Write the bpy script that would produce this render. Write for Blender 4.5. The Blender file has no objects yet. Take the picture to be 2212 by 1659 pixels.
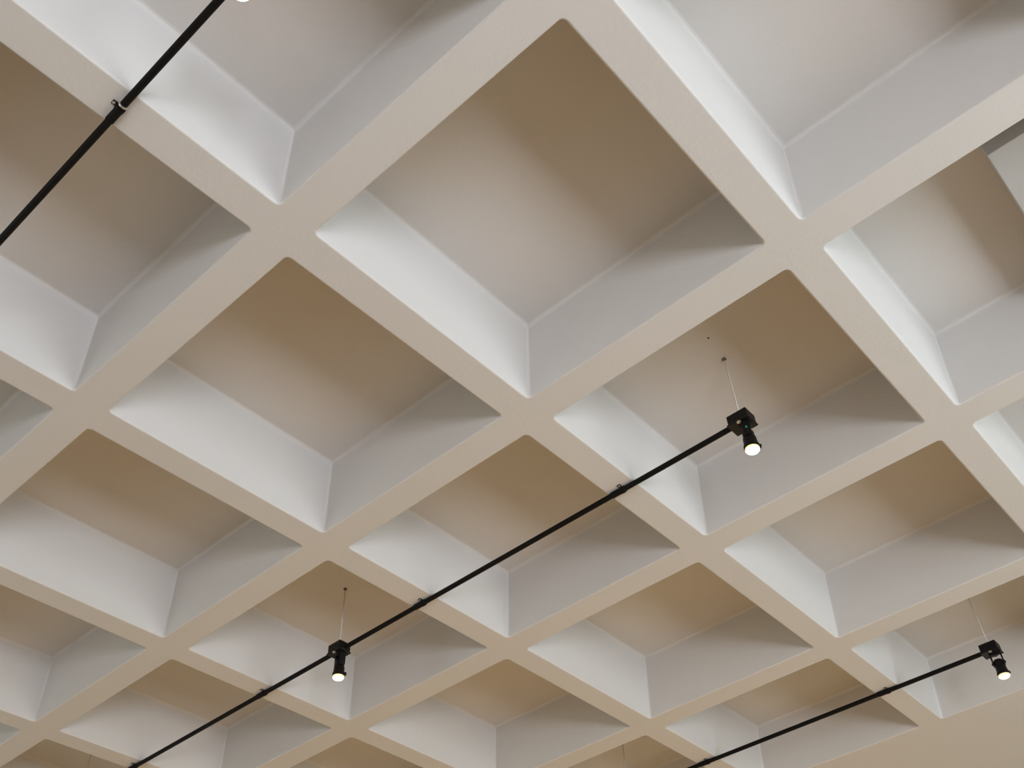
import bpy, bmesh, math, random
from mathutils import Matrix, Vector
random.seed(7)

# ------------------------------------------------------------------ scale and key sizes (metres)
S = 1.5                                   # one coffer module along x
MX, MY = 1.0 * S, 1.00776 * S             # module along x and along y
EYE = 1.545                               # camera height
SOF = EYE + 2.23699 * S                   # underside of the ribs
DEP = 0.29922 * S                         # coffer depth
SLAB = SOF + DEP
WX, WY = 0.11674 * S, 0.12181 * S         # rib widths
TX, TY = 0.03848 * S, 0.02781 * S         # draft of the coffer sides over the full depth
ENDY = 4.96231 * MY                       # where the ribs run into the solid edge band
CX0, CX1, CY0 = -4, 5, -2                 # coffer cells built: x CX0..CX1-1, y CY0..4
XL, XR = CX0 * MX - 0.35, CX1 * MX + 0.5  # room extents
YB, YF = CY0 * MY - 0.35, 6.3 * MY
ROOF = SLAB + 0.25

# ------------------------------------------------------------------ camera
cam_d = bpy.data.cameras.new('camera')
cam_d.sensor_fit = 'HORIZONTAL'
cam_d.sensor_width = 36.0
cam_d.lens = 36.0 * 2131.80943 / 2212.0
cam_d.clip_start = 0.05
cam = bpy.data.objects.new('camera', cam_d)
bpy.context.collection.objects.link(cam)


def rot_rows(r):
    v = Vector(r)
    m = Matrix.Rotation(v.length, 3, v.normalized())
    return m[0], m[1], m[2]


rx, ry, rz = rot_rows((0.74668, 0.24963, -0.70794))
m = Matrix.Identity(4)
for i in range(3):
    m[i][0], m[i][1], m[i][2] = rx[i], -ry[i], -rz[i]
m[0][3], m[1][3], m[2][3] = 2.45332 * S, 0.20404 * S, EYE
cam.matrix_world = m
bpy.context.scene.camera = cam

# ------------------------------------------------------------------ world, daylight, exposure
scene = bpy.context.scene
scene.view_settings.view_transform = 'Standard'
scene.view_settings.look = 'None'
scene.view_settings.gamma = 1.0
scene.view_settings.use_curve_mapping = False
scene.view_settings.exposure = 0.0
scene.cycles.diffuse_bounces = 8
scene.cycles.max_bounces = 12

SKY = 0.15
world = bpy.data.worlds.new('daylight')
scene.world = world
world.use_nodes = True
bg = world.node_tree.nodes['Background']
bg.inputs['Color'].default_value = (0.72, 0.86, 1.0, 1)
bg.inputs['Strength'].default_value = SKY

LAMP_W = 1000.0                           # base watts of a spotlight; each lamp's factor is tuned to balance ceiling brightness
LAMP_COL = (1.0, 0.82, 0.40)

# openings: (from, to, sill, head, watts of daylight, colour)
WINS_SIDE = [(-2.0 * MY, 0.0 * MY, 0.7, 2.5, 490.0, (0.93, 1.0, 1.15)), (1.6 * MY, 4.6 * MY, 0.7, 4.3, 422.0, (0.88, 0.97, 1.02))]   # y ranges on wall_right
WINS_BACK = [(-3.0 * MX, -1.0 * MX, 0.7, 4.3, 108.0, (0.92, 1.0, 1.02))]                                                       # x ranges on wall_back


def area(name, loc, rot, sx, sy, watts, col):
    d = bpy.data.lights.new(name, 'AREA')
    d.shape = 'RECTANGLE'
    d.size, d.size_y, d.energy, d.color = sx, sy, watts, col
    o = bpy.data.objects.new(name, d)
    o.location, o.rotation_euler = loc, rot
    bpy.context.collection.objects.link(o)
    return o


for (y0, y1, z0, z1, watts, col) in WINS_SIDE:
    area('window_daylight', (XR + 0.35, (y0 + y1) / 2, (z0 + z1) / 2), (0, math.pi / 2, 0), z1 - z0, y1 - y0, watts, col)
for (x0, x1, z0, z1, watts, col) in WINS_BACK:
    area('window_daylight', ((x0 + x1) / 2, YB - 0.35, (z0 + z1) / 2), (math.pi / 2, 0, 0), x1 - x0, z1 - z0, watts, col)


# ------------------------------------------------------------------ materials
def mat(name, col, rough=0.6, metal=0.0, bump=0.0, bscale=60.0, mottle=0.0, mscale=3.0, spec=0.5):
    mt = bpy.data.materials.new(name)
    mt.use_nodes = True
    nt = mt.node_tree
    b = nt.nodes['Principled BSDF']
    b.inputs['Base Color'].default_value = (*col, 1)
    b.inputs['Roughness'].default_value = rough
    b.inputs['Metallic'].default_value = metal
    b.inputs['Specular IOR Level'].default_value = spec
    tc = nt.nodes.new('ShaderNodeTexCoord')
    if mottle:
        n = nt.nodes.new('ShaderNodeTexNoise')
        n.inputs['Scale'].default_value = mscale
        n.inputs['Detail'].default_value = 6
        nt.links.new(tc.outputs['Object'], n.inputs['Vector'])
        r = nt.nodes.new('ShaderNodeMix')
        r.data_type = 'RGBA'
        r.inputs[6].default_value = (*[c * (1 - mottle) for c in col], 1)
        r.inputs[7].default_value = (*[min(1, c * (1 + mottle)) for c in col], 1)
        nt.links.new(n.outputs['Fac'], r.inputs[0])
        nt.links.new(r.outputs[2], b.inputs['Base Color'])
    if bump:
        n2 = nt.nodes.new('ShaderNodeTexNoise')
        n2.inputs['Scale'].default_value = bscale
        n2.inputs['Detail'].default_value = 4
        nt.links.new(tc.outputs['Object'], n2.inputs['Vector'])
        bp = nt.nodes.new('ShaderNodeBump')
        bp.inputs['Strength'].default_value = bump
        bp.inputs['Distance'].default_value = 0.004
        nt.links.new(n2.outputs['Fac'], bp.inputs['Height'])
        nt.links.new(bp.outputs['Normal'], b.inputs['Normal'])
    return mt


PAINT = mat('painted_concrete', (0.575, 0.56, 0.54), 0.65, bump=0.25, bscale=45, mottle=0.02, mscale=2.5, spec=0.3)
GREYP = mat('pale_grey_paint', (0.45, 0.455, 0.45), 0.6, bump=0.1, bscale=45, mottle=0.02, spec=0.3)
WALLP = mat('cream_wall_paint', (0.76, 0.72, 0.62), 0.7, bump=0.2, bscale=60, mottle=0.02, spec=0.3)
BLACK = mat('black_painted_metal', (0.003, 0.0025, 0.0025), 0.6, bump=0.1, bscale=150, mottle=0.2, mscale=30, spec=0.15)
BLACKM = mat('matt_black_plastic', (0.0035, 0.003, 0.0035), 0.45, bump=0.1, bscale=200, mottle=0.2, mscale=40, spec=0.25)
STEEL = mat('galvanised_steel', (0.62, 0.61, 0.58), 0.35, 0.9, mottle=0.08, mscale=60)
RODM = mat('pale_painted_steel_rod', (0.55, 0.52, 0.48), 0.5, 0.0, mottle=0.05, mscale=60)
GREEN = mat('green_plastic', (0.01, 0.22, 0.09), 0.4, mottle=0.05, mscale=60)
PLUG = mat('dark_grey_anchor', (0.12, 0.10, 0.08), 0.6, mottle=0.1, mscale=60)
WHITEM = mat('white_window_frame', (0.75, 0.75, 0.73), 0.5, mottle=0.02)
FLOORM = mat('dark_oak_floor', (0.18, 0.12, 0.07), 0.55, mottle=0.15, mscale=4)


def floor_boards(mt):
    nt = mt.node_tree
    b = nt.nodes['Principled BSDF']
    tc = nt.nodes.new('ShaderNodeTexCoord')
    br = nt.nodes.new('ShaderNodeTexBrick')
    br.inputs['Scale'].default_value = 1.0
    br.inputs['Brick Width'].default_value = 1.4
    br.inputs['Row Height'].default_value = 0.12
    br.inputs['Mortar Size'].default_value = 0.002
    br.inputs['Color1'].default_value = (0.195, 0.13, 0.077, 1)
    br.inputs['Color2'].default_value = (0.16, 0.108, 0.063, 1)
    br.inputs['Mortar'].default_value = (0.05, 0.03, 0.018, 1)
    nt.links.new(tc.outputs['Object'], br.inputs['Vector'])
    nt.links.new(br.outputs['Color'], b.inputs['Base Color'])


floor_boards(FLOORM)

LENS = bpy.data.materials.new('lit_lamp_lens')
LENS.use_nodes = True
_b = LENS.node_tree.nodes['Principled BSDF']
_b.inputs['Base Color'].default_value = (0.9, 0.85, 0.7, 1)
_b.inputs['Emission Color'].default_value = (1.0, 0.86, 0.6, 1)
_b.inputs['Emission Strength'].default_value = 14.0

RIM = bpy.data.materials.new('glowing_glass_rim')
RIM.use_nodes = True
_b = RIM.node_tree.nodes['Principled BSDF']
_b.inputs['Base Color'].default_value = (0.8, 0.65, 0.3, 1)
_b.inputs['Emission Color'].default_value = (1.0, 0.72, 0.18, 1)
_b.inputs['Emission Strength'].default_value = 0.9

GLASS = bpy.data.materials.new('window_glass')
GLASS.use_nodes = True
_nt = GLASS.node_tree
for _n in list(_nt.nodes):
    _nt.nodes.remove(_n)
_o = _nt.nodes.new('ShaderNodeOutputMaterial')
_t = _nt.nodes.new('ShaderNodeBsdfTransparent')
_g = _nt.nodes.new('ShaderNodeBsdfGlossy')
_g.inputs['Roughness'].default_value = 0.02
_mx = _nt.nodes.new('ShaderNodeMixShader')
_mx.inputs[0].default_value = 0.06
_nt.links.new(_t.outputs[0], _mx.inputs[1])
_nt.links.new(_g.outputs[0], _mx.inputs[2])
_nt.links.new(_mx.outputs[0], _o.inputs[0])


# ------------------------------------------------------------------ helpers
def mesh_of(name, bm, material, smooth=False):
    bmesh.ops.recalc_face_normals(bm, faces=bm.faces)
    me = bpy.data.meshes.new(name)
    bm.to_mesh(me)
    bm.free()
    me.materials.append(material)
    if smooth:
        me.polygons.foreach_set('use_smooth', [True] * len(me.polygons))
        me.set_sharp_from_angle(angle=math.radians(35))
    return me


def put(name, me, parent=None, loc=(0, 0, 0), rot=(0, 0, 0)):
    o = bpy.data.objects.new(name, me)
    o.location, o.rotation_euler = loc, rot
    if parent is not None:
        o.parent = parent
    bpy.context.collection.objects.link(o)
    return o


def box(bm, x0, x1, y0, y1, z0, z1, bevel=0.0, segs=2):
    r = bmesh.ops.create_cube(bm, size=1.0)
    vs = r['verts']
    for v in vs:
        v.co = Vector(((x0 + x1) / 2 + v.co.x * (x1 - x0), (y0 + y1) / 2 + v.co.y * (y1 - y0), (z0 + z1) / 2 + v.co.z * (z1 - z0)))
    if bevel:
        es = list({e for v in vs for e in v.link_edges})
        bmesh.ops.bevel(bm, geom=es, offset=bevel, segments=segs, profile=0.5, affect='EDGES')


def lathe(bm, prof, n=28, mtx=None):
    """prof: list of (radius, z) from top to bottom; closed with caps where radius > 0 at the ends."""
    rings = []
    for r, z in prof:
        if r < 1e-6:
            rings.append([bm.verts.new((0, 0, z))])
        else:
            rings.append([bm.verts.new((r * math.cos(2 * math.pi * k / n), r * math.sin(2 * math.pi * k / n), z)) for k in range(n)])
    for a, b in zip(rings, rings[1:]):
        for k in range(n):
            k2 = (k + 1) % n
            if len(a) == 1:
                bm.faces.new((a[0], b[k], b[k2]))
            elif len(b) == 1:
                bm.faces.new((a[k], a[k2], b[0]))
            else:
                bm.faces.new((a[k], a[k2], b[k2], b[k]))
    if len(rings[0]) > 1:
        bm.faces.new(rings[0])
    if len(rings[-1]) > 1:
        bm.faces.new(rings[-1])
    if mtx is not None:
        bmesh.ops.transform(bm, matrix=mtx, verts=[v for r in rings for v in r])


def structure(o):
    o['kind'] = 'structure'
    return o


def tag(o, label, cat, group=None):
    o['label'] = label
    o['category'] = cat
    if group:
        o['group'] = group
    return o


# ------------------------------------------------------------------ room shell
bm = bmesh.new()
box(bm, XL - 0.3, XR + 0.3, YB - 0.3, YF + 0.3, -0.2, 0.0)
structure(put('floor', mesh_of('floor', bm, FLOORM)))
bm = bmesh.new()
box(bm, XL - 0.3, XL, YB - 0.3, YF + 0.3, 0, ROOF)
structure(put('wall_left', mesh_of('wall_left', bm, WALLP)))
bm = bmesh.new()
box(bm, XL, XR, YF, YF + 0.3, 0, ROOF)
structure(put('wall_front', mesh_of('wall_front', bm, WALLP)))


def wall_with_openings(name, spans, lo, hi, make):
    bm = bmesh.new()
    prev = lo
    for (s0, s1, z0, z1, *_) in spans:
        make(bm, prev, s0, 0, ROOF)
        make(bm, s0, s1, 0, z0)
        make(bm, s0, s1, z1, ROOF)
        prev = s1
    make(bm, prev, hi, 0, ROOF)
    return structure(put(name, mesh_of(name, bm, WALLP)))


wall_with_openings('wall_right', WINS_SIDE, YB - 0.3, YF + 0.3, lambda bm, a, b, z0, z1: box(bm, XR, XR + 0.3, a, b, z0, z1))
wall_with_openings('wall_back', WINS_BACK, XL, XR, lambda bm, a, b, z0, z1: box(bm, a, b, YB - 0.3, YB, z0, z1))


def window(i, span, side):
    s0, s1, z0, z1 = span[:4]
    w = bpy.data.objects.new('window_%d' % i, None)
    bpy.context.collection.objects.link(w)
    structure(w)
    w.location = (XR + 0.1, (s0 + s1) / 2, z0) if side else ((s0 + s1) / 2, YB - 0.1, z0)
    w.rotation_euler = (0, 0, math.pi / 2 if side else 0)
    L, H = s1 - s0, z1 - z0
    bm = bmesh.new()
    t = 0.06
    box(bm, -L / 2, -L / 2 + t, -0.05, 0.05, 0, H)
    box(bm, L / 2 - t, L / 2, -0.05, 0.05, 0, H)
    box(bm, -L / 2 + t, L / 2 - t, -0.05, 0.05, 0, t)
    box(bm, -L / 2 + t, L / 2 - t, -0.05, 0.05, H - t, H)
    put('window_frame', mesh_of('window_frame', bm, WHITEM), w)
    bm = bmesh.new()
    box(bm, -0.02, 0.02, -0.03, 0.03, t, H - t)
    put('mullion', mesh_of('mullion', bm, WHITEM), w)
    for sx in (-1, 1):
        bm = bmesh.new()
        xa, xb = sorted((sx * 0.02, sx * (L / 2 - t)))
        box(bm, xa, xb, -0.004, 0.004, t, H - t)
        put('pane', mesh_of('pane', bm, GLASS), w)


for i, sp in enumerate(WINS_SIDE):
    window(i + 1, sp, True)
for i, sp in enumerate(WINS_BACK):
    window(i + 3, sp, False)

# ------------------------------------------------------------------ waffle ceiling
FIL = 0.010                                # rounded lower arris
COVE = 0.018                               # small cove where the sides meet the slab
NC = 5


def rrect(x0, x1, y0, y1, r):
    pts = []
    for cx, cy, a0 in ((x1 - r, y1 - r, 0), (x0 + r, y1 - r, 90), (x0 + r, y0 + r, 180), (x1 - r, y0 + r, 270)):
        for k in range(NC + 1):
            a = math.radians(a0 + 90 * k / NC)
            pts.append((cx + r * math.cos(a), cy + r * math.sin(a)))
    return pts


def cell(i, j):
    x0, x1 = i * MX + WX / 2, (i + 1) * MX - WX / 2
    y0, y1 = j * MY + WY / 2, (j + 1) * MY - WY / 2
    if j == 4:
        y1 = ENDY
    return x0, x1, y0, y1


def hole(i, j):
    x0, x1, y0, y1 = cell(i, j)
    return rrect(x0 - FIL, x1 + FIL, y0 - FIL, y1 + FIL, 0.032)


bm = bmesh.new()
for i in range(CX0, CX1):
    for j in range(CY0, 5):
        x0, x1 = i * MX, (i + 1) * MX
        y0, y1 = j * MY, (j + 1) * MY
        if i == CX0: x0 = XL
        if i == CX1 - 1: x1 = XR
        if j == CY0: y0 = YB
        if j == 4: y1 = YF
        h = [bm.verts.new((x, y, SOF)) for x, y in hole(i, j)]
        c = [bm.verts.new((x, y, SOF)) for x, y in ((x1, y1), (x0, y1), (x0, y0), (x1, y0))]
        n = NC + 1
        for q in range(4):
            for k in range(NC):
                bm.faces.new((c[q], h[q * n + k + 1], h[q * n + k]))
            bm.faces.new((c[q], c[(q + 1) % 4], h[((q + 1) % 4) * n], h[q * n + NC]))
bmesh.ops.remove_doubles(bm, verts=bm.verts, dist=1e-5)
for f in bm.faces:
    f.normal_update()
    if f.normal.z > 0:
        f.normal_flip()
# the roof deck above closes the slab
box(bm, XL, XR, YB, YF, SLAB + 0.02, ROOF)
me = bpy.data.meshes.new('ceiling')
bm.to_mesh(me)
bm.free()
me.materials.append(PAINT)
ceiling = structure(put('ceiling', me))


def coffer_meshes(i, j):
    x0, x1, y0, y1 = cell(i, j)
    ox, oy = (x0 + x1) / 2, (y0 + y1) / 2
    rings = []
    for k in range(5):                                            # lower arris
        a = math.pi / 2 * k / 4
        e = FIL * (1 - math.sin(a))
        rings.append((e, e, FIL * (1 - math.cos(a)), 0.032 - 0.014 * k / 4))
    zt = DEP - COVE
    rings.append((-TX * zt / DEP, -TY * zt / DEP, zt, 0.008))
    for k in range(1, 4):                                         # cove
        a = math.pi / 2 * k / 3
        e = COVE * (1 - math.cos(a))
        z = zt + COVE * math.sin(a)
        rings.append((-TX * z / DEP - e, -TY * z / DEP - e, z, 0.008))
    bm = bmesh.new()
    R = []
    for ex, ey, z, r in rings:
        R.append([bm.verts.new((x - ox, y - oy, z)) for x, y in rrect(x0 - ex, x1 + ex, y0 - ey, y1 + ey, r)])
    for a, b in zip(R, R[1:]):
        for k in range(len(a)):
            k2 = (k + 1) % len(a)
            bm.faces.new((a[k], a[k2], b[k2], b[k]))
    ms = bpy.data.meshes.new('coffer')
    bm.normal_update()
    bm.to_mesh(ms)
    bm.free()
    ms.materials.append(PAINT)
    ex, ey, z, r = rings[-1]
    bm = bmesh.new()
    lo = [bm.verts.new((x - ox, y - oy, 0)) for x, y in rrect(x0 - ex, x1 + ex, y0 - ey, y1 + ey, r)]
    bm.faces.new(list(reversed(lo)))
    up = [bm.verts.new((v.co.x, v.co.y, 0.018)) for v in lo]
    bm.faces.new(up)
    for k in range(len(lo)):
        k2 = (k + 1) % len(lo)
        bm.faces.new((lo[k], lo[k2], up[k2], up[k]))
    mp = mesh_of('slab_panel', bm, PAINT)
    return ms, mp, ox, oy


cache = {}
for i in range(CX0, CX1):
    for j in range(CY0, 5):
        key = (j == 4)
        if key not in cache:
            cache[key] = coffer_meshes(i, j)[:2]
        x0, x1, y0, y1 = cell(i, j)
        c = put('coffer', cache[key][0], ceiling, ((x0 + x1) / 2, (y0 + y1) / 2, SOF))
        put('slab_panel', cache[key][1], c, (0, 0, DEP))

# dropped plaster bulkhead inside one coffer near the right edge of the view
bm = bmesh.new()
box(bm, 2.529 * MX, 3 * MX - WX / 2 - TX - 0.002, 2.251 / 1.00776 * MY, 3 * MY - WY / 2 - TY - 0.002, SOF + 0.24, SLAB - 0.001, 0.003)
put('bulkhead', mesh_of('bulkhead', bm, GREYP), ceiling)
# a plugged fixing hole in the slab near the middle lamp
bm = bmesh.new()
lathe(bm, [(.006, 0), (.006, -.002), (0, -.002)], 12)
put('anchor_hole', mesh_of('anchor_hole', bm, PLUG), ceiling, (1.5155 * S, 2.3975 * S, SLAB))

# ------------------------------------------------------------------ conduits that carry the lamps, clipped under the ribs
PR = 0.0145


def conduit(y, x_end, x_start, label, ribs, ring=False):
    root = bpy.data.objects.new('lighting_conduit', None)
    bpy.context.collection.objects.link(root)
    root.location = (x_end, y, SOF - PR)
    tag(root, label, 'conduit', 'black lamp conduits under the ceiling')
    X = Matrix.Rotation(math.pi / 2, 4, 'Y')
    bm = bmesh.new()
    L = x_end - x_start
    lathe(bm, [(PR, -L / 2), (PR, L / 2)], 16, Matrix.Translation((-L / 2, 0, 0)) @ X)
    put('pipe', mesh_of('pipe', bm, BLACK, True), root)
    bmc = bmesh.new()
    lathe(bmc, [(PR + .0003, -.045), (PR + .003, -.043), (PR + .003, .043), (PR + .0003, .045)], 16, X)
    mc = mesh_of('coupling', bmc, BLACK, True)
    bmr = bmesh.new()
    lathe(bmr, [(PR + .0005, -.004), (PR + .0042, -.003), (PR + .0042, .003), (PR + .0005, .004)], 16, X)
    mr = mesh_of('ring', bmr, STEEL, True)
    bmk = bmesh.new()
    # saddle clip: a strap round the pipe with a flat ear screwed to the rib on either side
    n = 12
    prof = []
    for w in (-.009, .009):
        prof.append([bmk.verts.new((w, (PR + .0048) * math.cos(math.pi + math.pi * k / n), (PR + .0048) * math.sin(math.pi + math.pi * k / n))) for k in range(n + 1)])
        prof.append([bmk.verts.new((w, (PR + .0030) * math.cos(math.pi + math.pi * k / n), (PR + .0030) * math.sin(math.pi + math.pi * k / n))) for k in range(n + 1)])
    o0, i0, o1, i1 = prof
    for k in range(n):
        bmk.faces.new((o0[k], o0[k + 1], o1[k + 1], o1[k]))
        bmk.faces.new((i0[k], i1[k], i1[k + 1], i0[k + 1]))
        bmk.faces.new((o0[k], i0[k], i0[k + 1], o0[k + 1]))
        bmk.faces.new((o1[k], o1[k + 1], i1[k + 1], i1[k]))
    box(bmk, -.009, .009, -PR - .020, -PR - .002, PR - .004, PR - .0005)
    mk = mesh_of('clip', bmk, BLACK)
    bms = bmesh.new()
    lathe(bms, [(0.0, .001), (.0065, .0), (.0065, -.002), (.004, -.0035), (0, -.004)], 12)
    mscrew = mesh_of('screw', bms, STEEL, True)
    for a in ribs:
        xx = a * MX - x_end
        cp = put('coupling', mc, root, (xx - 0.02, 0, 0))
        if ring:
            put('ring', mr, cp, (0.047, 0, 0))
        k = put('clip', mk, root, (xx + 0.005, 0, 0))
        put('screw', mscrew, k, (0, -PR - .012, PR - .004))
    return root


G = 0.062
conduit(2.5 * MY, 1.5 * MX - G, -0.5 * MX + G, 'long black conduit between the two lamps in the middle of the ceiling', (0, 1))
conduit(2.5 * MY, -0.5 * MX - G, -2.5 * MX + G, 'black conduit running from the second lamp to the bottom left edge', (-2, -1))
conduit(0.5 * MY, 1.5 * MX - G, -0.5 * MX + G, 'black conduit crossing the upper left corner with a silver ring at its joint', (0, 1), True)
conduit(4.5 * MY, 1.5 * MX - G, -0.5 * MX + G, 'black conduit in the lower right corner, nearest the plain edge band', (0, 1))


# ------------------------------------------------------------------ spotlights
def spotlight(ax, by, label, yoke_deg, power=1.0, through=False, indicator=False):
    x, y = ax * MX, by * MY
    root = bpy.data.objects.new('spotlight', None)
    bpy.context.collection.objects.link(root)
    root.location = (x, y, SOF)
    tag(root, label, 'spotlight', 'black spotlights hung from the coffers')
    # junction box: body, lid flange, cable lugs
    bm = bmesh.new()
    box(bm, -.056, .056, -.045, .045, -.034, .026, 0.005)
    bx = put('junction_box', mesh_of('junction_box', bm, BLACKM), root)
    bm = bmesh.new()
    box(bm, -.061, .061, -.050, .050, -.040, -.032, 0.003)
    put('cover_plate', mesh_of('cover_plate', bm, BLACKM), root)
    for sx in ((-1, 1) if through else (-1,)):
        bm = bmesh.new()
        lathe(bm, [(.019, -.004), (.021, -.003), (.021, .004), (.017, .006)], 16,
              Matrix.Translation((sx * .056, 0, -PR)) @ Matrix.Rotation(sx * math.pi / 2, 4, 'Y'))
        put('conduit_hub', mesh_of('conduit_hub', bm, BLACKM, True), root)
    bm = bmesh.new()
    lathe(bm, [(.0, -.039), (.0115, -.0395), (.0115, -.043), (.008, -.0455), (0, -.046)], 16)
    put('screw', mesh_of('screw', bm, STEEL, True), bx, (.002, -.039, 0))
    # rod to the slab
    bm = bmesh.new()
    lathe(bm, [(.0046, .004), (.0046, DEP - .002)], 10)
    put('suspension_rod', mesh_of('suspension_rod', bm, RODM, True), root)
    bm = bmesh.new()
    lathe(bm, [(.012, DEP - .001), (.012, DEP - .006), (.005, DEP - .014), (.0037, DEP - .014)], 14)
    put('ceiling_anchor', mesh_of('ceiling_anchor', bm, PLUG, True), root)
    # lamp head: swivel, fork, holder, collar, glowing glass rim and lens
    hd = bpy.data.objects.new('lamp_head', None)
    hd.parent = root
    hd.location = (.014, .004, -.040)
    hd.rotation_euler = (0, 0, math.radians(yoke_deg))
    bpy.context.collection.objects.link(hd)
    bm = bmesh.new()
    lathe(bm, [(.034, 0), (.034, -.006), (.026, -.010), (.016, -.013), (.016, -.018), (.0, -.018)], 20)
    put('swivel', mesh_of('swivel', bm, BLACKM, True), hd)
    for sx in (-1, 1):
        bm = bmesh.new()
        box(bm, sx * .033 - .005, sx * .033 + .005, -.019, .019, -.088, -.004, 0.002)
        lathe(bm, [(.009, -.003), (.009, .003), (.005, .005)], 12,
              Matrix.Translation((sx * .0395, 0, -.072)) @ Matrix.Rotation(sx * math.pi / 2, 4, 'Y'))
        arm = put('fork_arm', mesh_of('fork_arm', bm, BLACKM), hd)
    bm = bmesh.new()
    lathe(bm, [(.0, -.050), (.016, -.050), (.026, -.053), (.0285, -.060), (.0285, -.086), (.0325, -.092), (.0335, -.112),
               (.0345, -.130), (.0368, -.140), (.0365, -.158), (.034, -.158), (.033, -.150), (0, -.148)], 32)
    put('lamp_holder', mesh_of('lamp_holder', bm, BLACKM, True), hd)
    bm = bmesh.new()
    lathe(bm, [(.0367, -.139), (.039, -.140), (.039, -.150), (.0367, -.151)], 32)
    box(bm, .034, .048, -.010, .010, -.148, -.132, 0.003)
    put('collar', mesh_of('collar', bm, BLACKM, True), hd, rot=(0, 0, math.radians(45 - yoke_deg)))
    bm = bmesh.new()
    lathe(bm, [(.0335, -.152), (.0358, -.1585), (.0358, -.164), (.034, -.1655)], 32)
    put('glass_rim', mesh_of('glass_rim', bm, RIM, True), hd)
    bm = bmesh.new()
    lathe(bm, [(.0342, -.160), (.0342, -.167), (.031, -.172), (.022, -.177), (.010, -.1795), (0, -.180)], 32)
    put('lens', mesh_of('lens', bm, LENS, True), hd)
    if indicator:
        bm = bmesh.new()
        box(bm, .0375, .0400, -.005, .005, -.052, -.038, 0.001)
        put('indicator', mesh_of('indicator', bm, GREEN), hd)
    d = bpy.data.lights.new('spotlight_beam', 'SPOT')
    d.energy, d.color, d.spot_size, d.spot_blend, d.shadow_soft_size = LAMP_W * power, LAMP_COL, math.radians(95), 0.6, 0.03
    lo = bpy.data.objects.new('spotlight_beam', d)
    lo.location = (x + .014, y + .004, SOF - .235)
    bpy.context.collection.objects.link(lo)
    return root


spotlight(1.5, 2.5, 'black spotlight at the near end of the long middle conduit, with a green mark', -67, 0.35, indicator=True)
spotlight(-0.5, 2.5, 'black spotlight midway along the long conduit, pipe on both sides of its box', -13, 1.45, through=True)
spotlight(1.5, 4.5, 'black spotlight with an open fork at lower right, hung beside the edge band', 12, 0.2)
spotlight(1.5, 0.5, 'glaring spotlight cut off by the top edge, on the upper left conduit', 40, 0.3)
spotlight(-0.5, 4.5, 'spotlight below the bottom edge, only its thin rod showing near the bottom middle', 30, 2.2, through=True)
spotlight(-2.5, 2.5, 'spotlight beyond the bottom left corner, only its faint rod showing', 30, 0.3)
